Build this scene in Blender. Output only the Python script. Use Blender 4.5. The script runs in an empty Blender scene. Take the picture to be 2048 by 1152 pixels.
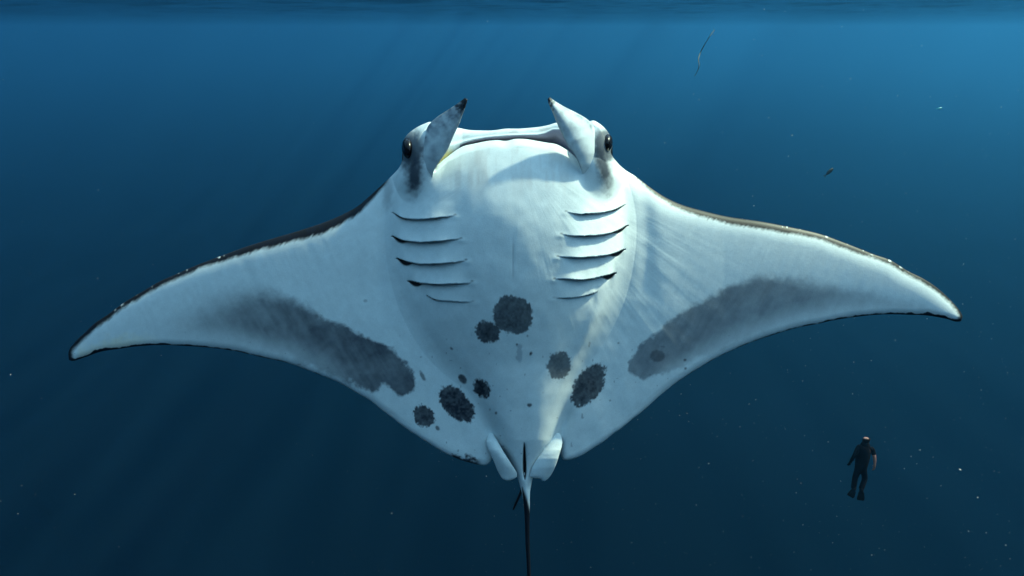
import bpy, math, random
import numpy as np
from mathutils import Vector, Matrix, Euler

# ------------------------------------------------------------------ camera, world, sun, exposure
scene = bpy.context.scene
PITCH = math.radians(21.3)                 # the lens looks slightly down into the deep
CAM = Vector((0.0, 0.0, -6.0))             # metres under the surface (surface at z = 0)
HFOV = math.radians(75.0)
cam_data = bpy.data.cameras.new("camera")
cam = bpy.data.objects.new("camera", cam_data)
scene.collection.objects.link(cam)
cam.location = CAM
cam.rotation_euler = (math.radians(90) - PITCH, 0, 0)
cam_data.sensor_width = 36.0
cam_data.angle = HFOV
cam_data.clip_start = 0.05
cam_data.clip_end = 20000
scene.camera = cam

# where the sun stands: to the right, high, a little behind the camera
S_CAM = Vector((0.56, 0.75, 0.02)).normalized()
CAM_ROT = Euler((math.radians(90) - PITCH, 0, 0)).to_matrix()
S_DIR = (CAM_ROT @ S_CAM).normalized()
SUN_ELEV = math.asin(S_DIR.z)
SUN_AZ = math.atan2(S_DIR.x, S_DIR.y)

world = bpy.data.worlds.new("World")
scene.world = world
world.use_nodes = True
wn = world.node_tree.nodes
wl = world.node_tree.links
wn.clear()
w_out = wn.new("ShaderNodeOutputWorld")
w_bg = wn.new("ShaderNodeBackground")
w_sky = wn.new("ShaderNodeTexSky")
w_sky.sky_type = 'NISHITA'
w_sky.sun_disc = False
w_sky.sun_elevation = SUN_ELEV
w_sky.sun_rotation = SUN_AZ
w_bg.inputs["Strength"].default_value = 0.15
wl.new(w_sky.outputs[0], w_bg.inputs["Color"])
wl.new(w_bg.outputs[0], w_out.inputs["Surface"])

sun_data = bpy.data.lights.new("sun", 'SUN')
sun_data.energy = 2.5
sun_data.angle = math.radians(2.4)
sun_data.color = (1.0, 0.77, 0.64)
sun = bpy.data.objects.new("sun", sun_data)
scene.collection.objects.link(sun)
sun.rotation_euler = S_DIR.to_track_quat('Z', 'Y').to_euler()
sun.location = (20, -10, 40)

scene.view_settings.view_transform = 'Standard'
scene.view_settings.look = 'None'
scene.view_settings.exposure = 2.45
scene.view_settings.gamma = 1.0
scene.view_settings.use_curve_mapping = False

scene.render.engine = 'CYCLES'
cy = scene.cycles
cy.use_denoising = True
cy.denoiser = 'OPENIMAGEDENOISE'
cy.max_bounces = 6
cy.diffuse_bounces = 3
cy.glossy_bounces = 3
cy.transmission_bounces = 3
cy.volume_bounces = 0
cy.transparent_max_bounces = 16
cy.caustics_reflective = False
cy.caustics_refractive = False
cy.sample_clamp_indirect = 6.0

random.seed(7)
rng = np.random.default_rng(7)

# ------------------------------------------------------------------ helpers
F_PX = 1024.0 / math.tan(HFOV / 2)         # photograph pixels per unit slope
D_MANTA = 3.35                              # metres to the ray's mid plane
D_DIVER = 20.3
R3 = np.array(CAM_ROT)
C3 = np.array(CAM)


def place(px, py, hz, D):
    """points at a lateral offset seen from the lens, hz pixels nearer than the plane at distance D"""
    px, py, hz = np.broadcast_arrays(np.asarray(px, float), np.asarray(py, float), np.asarray(hz, float))
    dist = D - hz * D / F_PX
    p = np.stack([(px - 1024) / F_PX * dist, -(py - 576) / F_PX * dist, -dist], -1)
    return p @ R3.T + C3


def hash2(ix, iy, seed):
    h = np.sin(ix * 127.1 + iy * 311.7 + seed * 74.7) * 43758.5453
    return h - np.floor(h)


def vnoise(x, y, seed=0):
    ix, iy = np.floor(x), np.floor(y)
    fx, fy = x - ix, y - iy
    fx = fx * fx * fx * (fx * (fx * 6 - 15) + 10)
    fy = fy * fy * fy * (fy * (fy * 6 - 15) + 10)
    a = hash2(ix, iy, seed); b = hash2(ix + 1, iy, seed)
    c = hash2(ix, iy + 1, seed); d = hash2(ix + 1, iy + 1, seed)
    return (a * (1 - fx) + b * fx) * (1 - fy) + (c * (1 - fx) + d * fx) * fy


def fbm(x, y, seed=0, octaves=4):
    s, a, n = 0, 1.0, 0
    for k in range(octaves):
        s = s + a * vnoise(x * 2 ** k, y * 2 ** k, seed + k * 13)
        n += a
        a *= 0.5
    return s / n - 0.5


def sstep(a, b, x):
    t = np.clip((x - a) / (b - a), 0, 1)
    return t * t * (3 - 2 * t)


def curve(pts, n=None, step=None, sharp=()):
    """centripetal Catmull-Rom through pts, resampled evenly"""
    p = np.array(pts, float)
    q = np.vstack([2 * p[0] - p[1], p, 2 * p[-1] - p[-2]])
    out = []
    for i in range(1, len(q) - 2):
        p0, p1, p2, p3 = q[i - 1], q[i], q[i + 1], q[i + 2]
        d1 = max(np.linalg.norm(p1 - p0), 1e-3) ** .5
        d2 = max(np.linalg.norm(p2 - p1), 1e-3) ** .5
        d3 = max(np.linalg.norm(p3 - p2), 1e-3) ** .5
        m1 = d2 * ((p1 - p0) / d1 - (p2 - p0) / (d1 + d2) + (p2 - p1) / d2)
        m2 = d2 * ((p2 - p1) / d2 - (p3 - p1) / (d2 + d3) + (p3 - p2) / d3)
        u = np.linspace(0, 1, 24, endpoint=False)[:, None]
        out.append((2 * u ** 3 - 3 * u ** 2 + 1) * p1 + (u ** 3 - 2 * u ** 2 + u) * m1 + (-2 * u ** 3 + 3 * u ** 2) * p2 + (u ** 3 - u ** 2) * m2)
    out.append(p[-1:])
    d = np.vstack(out)
    s = np.r_[0, np.cumsum(np.linalg.norm(np.diff(d[:, :2], axis=0), axis=1))]
    if n is None:
        n = max(int(s[-1] / step) + 1, 3)
    t = np.linspace(0, s[-1], n)
    return np.stack([np.interp(t, s, d[:, k]) for k in range(d.shape[1])], -1)


def mesh_object(name, verts, faces, mat, parent=None, color=None, origin=None, smooth=True):
    verts = np.asarray(verts, np.float32)
    if origin is not None:
        verts = verts - np.asarray(origin, np.float32)
    me = bpy.data.meshes.new(name)
    if isinstance(faces, np.ndarray):
        k = faces.shape[1]
        me.vertices.add(len(verts)); me.vertices.foreach_set("co", verts.ravel())
        me.loops.add(faces.size); me.loops.foreach_set("vertex_index", faces.ravel().astype(np.int32))
        me.polygons.add(len(faces))
        me.polygons.foreach_set("loop_start", np.arange(0, faces.size, k, dtype=np.int32))
        me.update(calc_edges=True)
        me.validate()
    else:
        me.from_pydata([tuple(v) for v in verts], [], faces)
        me.update()
    if smooth:
        me.polygons.foreach_set("use_smooth", np.ones(len(me.polygons), bool))
    if color is not None:
        at = me.color_attributes.new("skin", 'FLOAT_COLOR', 'POINT')
        c = np.ones((len(verts), 4), np.float32)
        c[:, :3] = color
        at.data.foreach_set("color", c.ravel())
    me.materials.append(mat)
    o = bpy.data.objects.new(name, me)
    scene.collection.objects.link(o)
    if parent is not None:
        o.parent = parent
    elif origin is not None:
        o.location = origin
    return o


def grid_faces(nu, nv, base=0, closed_u=False, flip=False):
    iu = np.arange(nu if closed_u else nu - 1)
    iv = np.arange(nv - 1)
    a, b = np.meshgrid(iu, iv, indexing='ij')
    a2 = (a + 1) % nu
    f = np.stack([a * nv + b, a2 * nv + b, a2 * nv + b + 1, a * nv + b + 1], -1).reshape(-1, 4) + base
    return f[:, ::-1] if flip else f


def thing(name, label, cat, loc, group=None):
    o = bpy.data.objects.new(name, None)
    scene.collection.objects.link(o)
    o.location = loc
    o.empty_display_size = 0.2
    o["label"] = label
    o["category"] = cat
    if group:
        o["group"] = group
    return o


def new_mat(name):
    m = bpy.data.materials.new(name)
    m.use_nodes = True
    n, l = m.node_tree.nodes, m.node_tree.links
    n.clear()
    return m, n, l, n.new("ShaderNodeOutputMaterial")


def skin_material(name, rough=0.5, grain=1.0, bump=0.25, spec=0.3, scale=1.0):
    """skin whose markings come from the mesh, with fine grain and pores on top"""
    m, n, l, out = new_mat(name)
    b = n.new("ShaderNodeBsdfPrincipled")
    at = n.new("ShaderNodeAttribute"); at.attribute_name = "skin"
    tc = n.new("ShaderNodeTexCoord")
    n1 = n.new("ShaderNodeTexNoise"); n1.inputs["Scale"].default_value = 26 * scale; n1.inputs["Detail"].default_value = 5
    n2 = n.new("ShaderNodeTexNoise"); n2.inputs["Scale"].default_value = 170 * scale; n2.inputs["Detail"].default_value = 3
    l.new(tc.outputs["Object"], n1.inputs["Vector"]); l.new(tc.outputs["Object"], n2.inputs["Vector"])
    ad = n.new("ShaderNodeMath"); ad.operation = 'ADD'
    l.new(n1.outputs[0], ad.inputs[0]); l.new(n2.outputs[0], ad.inputs[1])
    mr = n.new("ShaderNodeMapRange")
    mr.inputs["From Min"].default_value = 0.65; mr.inputs["From Max"].default_value = 1.35
    mr.inputs["To Min"].default_value = 1 - 0.17 * grain; mr.inputs["To Max"].default_value = 1 + 0.09 * grain
    l.new(ad.outputs[0], mr.inputs["Value"])
    mx = n.new("ShaderNodeVectorMath"); mx.operation = 'SCALE'
    l.new(at.outputs["Color"], mx.inputs[0]); l.new(mr.outputs[0], mx.inputs["Scale"])
    l.new(mx.outputs[0], b.inputs["Base Color"])
    bp = n.new("ShaderNodeBump"); bp.inputs["Strength"].default_value = bump; bp.inputs["Distance"].default_value = 0.006
    l.new(ad.outputs[0], bp.inputs["Height"]); l.new(bp.outputs[0], b.inputs["Normal"])
    b.inputs["Roughness"].default_value = rough
    b.inputs["Specular IOR Level"].default_value = spec
    l.new(b.outputs[0], out.inputs["Surface"])
    return m


def plain_material(name, col, rough=0.5, spec=0.4, noise=0.2, nscale=30):
    m, n, l, out = new_mat(name)
    b = n.new("ShaderNodeBsdfPrincipled")
    tc = n.new("ShaderNodeTexCoord")
    tx = n.new("ShaderNodeTexNoise"); tx.inputs["Scale"].default_value = nscale; tx.inputs["Detail"].default_value = 4
    l.new(tc.outputs["Object"], tx.inputs["Vector"])
    mr = n.new("ShaderNodeMapRange")
    mr.inputs["To Min"].default_value = 1 - noise; mr.inputs["To Max"].default_value = 1 + noise
    l.new(tx.outputs[0], mr.inputs["Value"])
    mx = n.new("ShaderNodeVectorMath"); mx.operation = 'SCALE'
    mx.inputs[0].default_value = col
    l.new(mr.outputs[0], mx.inputs["Scale"]); l.new(mx.outputs[0], b.inputs["Base Color"])
    b.inputs["Roughness"].default_value = rough
    b.inputs["Specular IOR Level"].default_value = spec
    l.new(b.outputs[0], out.inputs["Surface"])
    return m


# ------------------------------------------------------------------ the setting: water surface and the water itself
def build_surface():
    xs = np.r_[np.linspace(-6000, -800, 10)[:-1], np.linspace(-800, -260, 60)[:-1], np.linspace(-260, 260, 380), np.linspace(260, 800, 60)[1:], np.linspace(800, 6000, 10)[1:]]
    ys = np.r_[np.linspace(-4000, -20, 16)[:-1], np.linspace(-20, 300, 280), np.linspace(300, 900, 90)[1:], np.linspace(900, 8000, 16)[1:]]
    X, Y = np.meshgrid(xs, ys, indexing='ij')
    Z = np.zeros_like(X)
    r = np.random.default_rng(3)
    for k in range(16):
        lam = 4.0 * 1.22 ** k
        ang = r.normal(1.9, 0.6)
        kx, ky = math.cos(ang) * 2 * math.pi / lam, math.sin(ang) * 2 * math.pi / lam
        Z += 0.0065 * lam ** 0.85 * np.sin(kx * X + ky * Y + r.uniform(0, 6.28))
    Z *= np.clip((900 - np.hypot(X, Y)) / 600, 0.0, 1) * 0.8
    Z = np.clip(Z * 1.3, -1.3, 1.3)
    m, n, l, out = new_mat("water_surface")
    geo = n.new("ShaderNodeNewGeometry")
    tc = n.new("ShaderNodeTexCoord")
    # ripples: fine relief
    nz = n.new("ShaderNodeTexNoise"); nz.inputs["Scale"].default_value = 0.9; nz.inputs["Detail"].default_value = 4
    l.new(tc.outputs["Object"], nz.inputs["Vector"])
    bp = n.new("ShaderNodeBump"); bp.inputs["Strength"].default_value = 0.35; bp.inputs["Distance"].default_value = 0.25
    l.new(nz.outputs[0], bp.inputs["Height"])
    # focused light put in as uneven transparency: cells of bright lines, wider swells
    warp = n.new("ShaderNodeTexNoise"); warp.inputs["Scale"].default_value = 0.7; warp.inputs["Detail"].default_value = 3
    l.new(tc.outputs["Object"], warp.inputs["Vector"])
    wa = n.new("ShaderNodeVectorMath"); wa.operation = 'MULTIPLY_ADD'
    l.new(warp.outputs["Color"], wa.inputs[0]); wa.inputs[1].default_value = (1.1, 1.1, 0.0)
    l.new(tc.outputs["Object"], wa.inputs[2])
    vo = n.new("ShaderNodeTexVoronoi"); vo.feature = 'SMOOTH_F1'; vo.inputs["Scale"].default_value = 1.15
    vo.inputs["Smoothness"].default_value = 0.6
    l.new(wa.outputs[0], vo.inputs["Vector"])
    big = n.new("ShaderNodeTexNoise"); big.inputs["Scale"].default_value = 0.085; big.inputs["Detail"].default_value = 3
    sw = n.new("ShaderNodeMapping"); sw.inputs["Scale"].default_value = (1.6, 0.12, 1.0); sw.inputs["Location"].default_value = (-40, 0.2, 0)
    l.new(tc.outputs["Object"], sw.inputs["Vector"]); l.new(sw.outputs[0], big.inputs["Vector"])
    m1 = n.new("ShaderNodeMapRange"); m1.inputs["From Min"].default_value = 0.1; m1.inputs["From Max"].default_value = 0.75
    m1.inputs["To Min"].default_value = 0.5; m1.inputs["To Max"].default_value = 1.0
    l.new(vo.outputs["Distance"], m1.inputs["Value"])
    m2 = n.new("ShaderNodeMapRange"); m2.inputs["From Min"].default_value = 0.38; m2.inputs["From Max"].default_value = 0.62
    m2.inputs["To Min"].default_value = 0.3; m2.inputs["To Max"].default_value = 1.0
    l.new(big.outputs[0], m2.inputs["Value"])
    mu = n.new("ShaderNodeMath"); mu.operation = 'MULTIPLY'
    l.new(m1.outputs[0], mu.inputs[0]); l.new(m2.outputs[0], mu.inputs[1])
    tint = n.new("ShaderNodeVectorMath"); tint.operation = 'SCALE'
    tint.inputs[0].default_value = (0.68, 1.0, 0.88)
    l.new(mu.outputs[0], tint.inputs["Scale"])
    tr = n.new("ShaderNodeBsdfTransparent"); l.new(tint.outputs[0], tr.inputs["Color"])
    gl = n.new("ShaderNodeBsdfGlossy"); gl.inputs["Roughness"].default_value = 0.2
    gl.inputs["Color"].default_value = (0.8, 0.9, 0.95, 1)
    l.new(bp.outputs[0], gl.inputs["Normal"])
    fr = n.new("ShaderNodeFresnel"); fr.inputs["IOR"].default_value = 1.1
    l.new(bp.outputs[0], fr.inputs["Normal"])
    mix = n.new("ShaderNodeMixShader")
    l.new(fr.outputs[0], mix.inputs[0]); l.new(tr.outputs[0], mix.inputs[1]); l.new(gl.outputs[0], mix.inputs[2])
    l.new(mix.outputs[0], out.inputs["Surface"])
    V = np.stack([X, Y, Z], -1).reshape(-1, 3)
    o = mesh_object("water_surface", V, grid_faces(len(xs), len(ys)), m)
    o["kind"] = "structure"
    return o


build_surface()


def build_haze():
    m, n, l, out = new_mat("sea_haze")
    pv = n.new("ShaderNodeVolumePrincipled")
    pv.inputs["Density Attribute"].default_value = ""
    pv.inputs["Color Attribute"].default_value = ""
    pv.inputs["Temperature Attribute"].default_value = ""
    pv.inputs["Color"].default_value = (0.034, 0.215, 0.475, 1)
    pv.inputs["Absorption Color"].default_value = (0, 0, 0, 1)
    pv.inputs["Density"].default_value = 0.0022
    pv.inputs["Anisotropy"].default_value = 0.5
    l.new(pv.outputs[0], out.inputs["Volume"])
    x0, x1, y0, y1, z0, z1 = -2600, 2600, -800, 3600, -95, -1.5
    V = [(x, y, z) for x in (x0, x1) for y in (y0, y1) for z in (z0, z1)]
    Fc = [(0, 1, 3, 2), (4, 6, 7, 5), (0, 4, 5, 1), (2, 3, 7, 6), (0, 2, 6, 4), (1, 5, 7, 3)]
    o = mesh_object("haze", V, Fc, m, smooth=False)
    o["kind"] = "stuff"
    return o


build_haze()


def build_sky_blocker():  # added dark floor sheet that blocks the sky below the horizon
    m = plain_material("blocker_dark", (0.0012, 0.004, 0.008), rough=.95, spec=.0, noise=.5, nscale=.02)
    xs = np.linspace(-5000, 5000, 90); ys = np.linspace(-2500, 7500, 90)
    X, Y = np.meshgrid(xs, ys, indexing='ij')
    Z = -88 + 5 * fbm(X * .004, Y * .004, 2, 3)
    o = mesh_object("sky_blocker", np.stack([X, Y, Z], -1).reshape(-1, 3), grid_faces(90, 90), m)
    o["kind"] = "structure"


build_sky_blocker()

# ------------------------------------------------------------------ the manta ray
MANTA_O = place(1030, 560, 0, D_MANTA)
manta = thing("manta_ray", "huge white-bellied manta ray with dark spots, wings spread wide", "manta ray", Vector(MANTA_O))
MAT_SKIN = skin_material("manta_skin", rough=0.5, grain=0.55, bump=0.08, spec=0.18)

# outline, tip to tip: each segment pairs a stretch of the front edge with a stretch of the rear edge
UP = [
    [(137, 716), (138, 701), (151, 683), (168, 667), (189, 647), (213, 631), (247, 606), (285, 583), (319, 563), (353, 548), (394, 530), (442, 512), (493, 493)],
    [(493, 493), (545, 477), (596, 462), (647, 445), (681, 431), (716, 412)],
    [(716, 412), (736, 395), (757, 376), (785, 350)],
    [(785, 350), (799, 334), (805, 317), (804, 300)],
    [(804, 300), (805, 284), (814, 270), (830, 257)],
    [(830, 257), (845, 249), (862, 244)],
    [(862, 244), (874, 254), (872, 290), (869, 318), (867, 338)],
    [(867, 338), (873, 332), (885, 321), (903, 307)],
    [(903, 307), (914, 299), (928, 292)],
    [(928, 292), (950, 287), (975, 282), (995, 280.5), (1012, 281.8), (1030, 278)],
    [(1030, 278), (1050, 278), (1075, 282), (1095, 285.5), (1111, 288)],
    [(1111, 288), (1125, 294), (1140, 304), (1154, 318), (1167, 334)],
    [(1167, 334), (1168, 315), (1166, 285), (1170, 252), (1185, 241)],
    [(1185, 241), (1200, 248), (1212, 259), (1222, 275)],
    [(1222, 275), (1225, 290), (1223, 302), (1226, 314)],
    [(1226, 314), (1232, 322), (1240, 331), (1252, 341), (1270, 352)],
    [(1270, 352), (1290, 367), (1308, 380), (1332, 395), (1363, 409)],
    [(1363, 409), (1404, 421), (1455, 433), (1523, 443), (1575, 453), (1626, 464), (1650, 471)],
    [(1650, 471), (1677, 481), (1711, 494), (1746, 508), (1780, 520), (1814, 541), (1848, 558), (1876, 577), (1900, 599), (1917, 618), (1925, 633), (1923, 640)],
]
LO = [
    [(138, 720), (145, 722), (168, 715), (203, 703), (237, 698), (271, 693), (322, 690), (373, 692), (425, 696), (476, 703), (493, 707)],
    [(493, 707), (527, 715), (579, 727), (630, 746), (664, 759), (691, 772), (712, 785)],
    [(712, 785), (740, 801), (765, 821), (785, 836)],
    [(785, 836), (800, 848), (812, 857)],
    [(812, 857), (822, 864), (832, 870)],
    [(832, 870), (845, 879), (855, 885)],
    [(855, 885), (866, 892), (876, 898)],
    [(876, 898), (888, 905), (900, 911)],
    [(900, 911), (916, 918), (932, 923)],
    [(932, 923), (955, 929), (972, 930), (982, 922), (992, 899), (1008, 905), (1026, 935), (1038, 965), (1047, 1000)],
    [(1047, 1000), (1052, 1022), (1056, 1022), (1060, 985), (1070, 940), (1088, 910), (1108, 892), (1118, 886)],
    [(1118, 886), (1121, 905), (1127, 919), (1142, 919), (1165, 910), (1178, 902)],
    [(1178, 902), (1190, 894), (1200, 888)],
    [(1200, 888), (1211, 880), (1222, 871)],
    [(1222, 871), (1230, 865), (1238, 860)],
    [(1238, 860), (1252, 849), (1266, 837), (1278, 828)],
    [(1278, 828), (1290, 818), (1320, 791), (1346, 770), (1366, 756)],
    [(1366, 756), (1404, 732), (1438, 713), (1472, 697), (1506, 683), (1558, 666), (1592, 656), (1643, 646), (1655, 643)],
    [(1655, 643), (1694, 636), (1746, 630), (1780, 628.5), (1814, 629.5), (1859, 631.5), (1893, 638), (1913, 643.5), (1921, 643)],
]
STEP = [2.3, 2.0, 1.6] + [1.3] * 13 + [1.6, 2.0, 2.3]


def chain(segs):
    """one smooth curve through all segments, cut back into its segments"""
    pts, cuts = [segs[0][0]], [0]
    for s in segs:
        pts += list(s[1:]); cuts.append(len(pts) - 1)
    p = np.array(pts, float)
    dense = []
    c = curve(p, n=20001)
    idx = []
    j = 0
    for q in p[cuts]:
        k = j + int(np.argmin(np.linalg.norm(c[j:j + 9000] - q, axis=1)))
        idx.append(k); j = k
    idx[0] = 0; idx[-1] = 20000
    return [c[idx[i]:idx[i + 1] + 1] for i in range(len(segs))]


def resample(c, n):
    s = np.r_[0, np.cumsum(np.linalg.norm(np.diff(c, axis=0), axis=1))]
    t = np.linspace(0, s[-1], n)
    return np.stack([np.interp(t, s, c[:, k]) for k in (0, 1)], -1)


UC, LC = chain(UP), chain(LO)
Us, Ls = [], []
for a, b, st in zip(UC, LC, STEP):
    la = np.linalg.norm(np.diff(a, axis=0), axis=1).sum()
    lb = np.linalg.norm(np.diff(b, axis=0), axis=1).sum()
    n = int(min(max(la, lb), 260) / st) + 3 if st < 2 else int(max(la, lb) / st) + 3
    Us.append(resample(a, n)[:-1]); Ls.append(resample(b, n)[:-1])
Us.append(UC[-1][-1:]); Ls.append(LC[-1][-1:])
U = np.vstack(Us); L = np.vstack(Ls)
NT = len(U)
NV = 430
vv = np.linspace(0, 1, NV)
vv = vv + 0.0
# denser rows near both edges so that the rims are round
vv = 0.5 - 0.5 * np.cos(np.pi * vv) * (0.35) - (0.5 - vv) * 0.65
vv = (vv - vv[0]) / (vv[-1] - vv[0])
GX = U[:, None, 0] * (1 - vv) + L[:, None, 0] * vv
GY = U[:, None, 1] * (1 - vv) + L[:, None, 1] * vv
LEN = np.linalg.norm(L - U, axis=1)[:, None]


def edge_distance(E, cap):
    """distance of every grid point to the edge polyline E, looking only at nearby stretches of it"""
    best = np.full(GX.shape, 1e9, np.float32)
    n = len(E)
    seg = 2
    ks = np.arange(-130, 131, seg)
    idx = np.arange(n)
    for k in ks:
        ia = np.clip(idx + k, 0, n - 1); ib = np.clip(idx + k + seg, 0, n - 1)
        ax_, ay_ = E[ia, 0][:, None], E[ia, 1][:, None]
        ex, ey = E[ib, 0][:, None] - ax_, E[ib, 1][:, None] - ay_
        q = ex * ex + ey * ey + 1e-9
        wx, wy = GX - ax_, GY - ay_
        t = np.clip((wx * ex + wy * ey) / q, 0, 1)
        best = np.minimum(best, (wx - ex * t) ** 2 + (wy - ey * t) ** 2)
    return np.sqrt(best)


dU = edge_distance(U, 200)          # distance from the front edge
dL = edge_distance(L, 200)          # distance from the rear edge
dU[:, 0] = 0; dL[:, -1] = 0
VV = np.broadcast_to(vv[None, :], GX.shape)


def seg_sdf(x, y, poly):
    """signed distance to a polygon, negative inside"""
    p = np.array(poly, float)
    d = np.full(x.shape, 1e9)
    ins = np.zeros(x.shape, bool)
    for i in range(len(p)):
        a, b = p[i], p[(i + 1) % len(p)]
        e = b - a
        wx, wy = x - a[0], y - a[1]
        t = np.clip((wx * e[0] + wy * e[1]) / (e @ e), 0, 1)
        d = np.minimum(d, np.hypot(wx - e[0] * t, wy - e[1] * t))
        cnd = ((a[1] > y) != (b[1] > y))
        xi = a[0] + (y - a[1]) * e[0] / (e[1] if abs(e[1]) > 1e-9 else 1e-9)
        ins ^= cnd & (x < xi)
    return np.where(ins, -d, d)


def smax(a, b, k):
    h = np.clip(0.5 + 0.5 * (a - b) / k, 0, 1)
    return b * (1 - h) + a * h + k * h * (1 - h)


XC = 1028.0


def zmid(x, y):
    ax = np.maximum(np.abs(x - XC) - 170, 0)
    return -np.where(x < XC, 0.00017, 0.00002) * ax ** 2


GILLS = [
    [(786, 425), (806, 436), (830, 439), (863, 437), (904, 432), (910, 430)],
    [(786, 472), (806, 481), (830, 484), (871, 483), (905, 480), (922, 477)],
    [(796, 517), (819, 525), (849, 528), (888, 527), (920, 524), (932, 520)],
    [(818, 562), (841, 566), (877, 569), (910, 568), (935, 567), (944, 563)],
    [(852, 590), (870, 599), (890, 602), (920, 604), (946, 603)],
    [(1132, 423), (1145, 427), (1158, 428), (1191, 427), (1224, 421), (1250, 409)],
    [(1123, 468), (1140, 472), (1156, 472), (1191, 471), (1232, 463), (1253, 452)],
    [(1116, 513), (1130, 515), (1150, 515), (1188, 514), (1224, 508), (1247, 499)],
    [(1109, 558), (1136, 559), (1177, 559), (1210, 552), (1229, 546)],
    [(1108, 596), (1150, 595), (1180, 589), (1195, 583)],
]
GILL_DEPTH = [0.8, 1.0, 1.0, 1.0, 0.45, 0.7, 0.9, 0.95, 0.95, 0.4]
POCKET = [0.25, 0.8, 1.0, 1.0, 0.1, 0.2, 0.7, 0.9, 1.0, 0.1]


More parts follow.
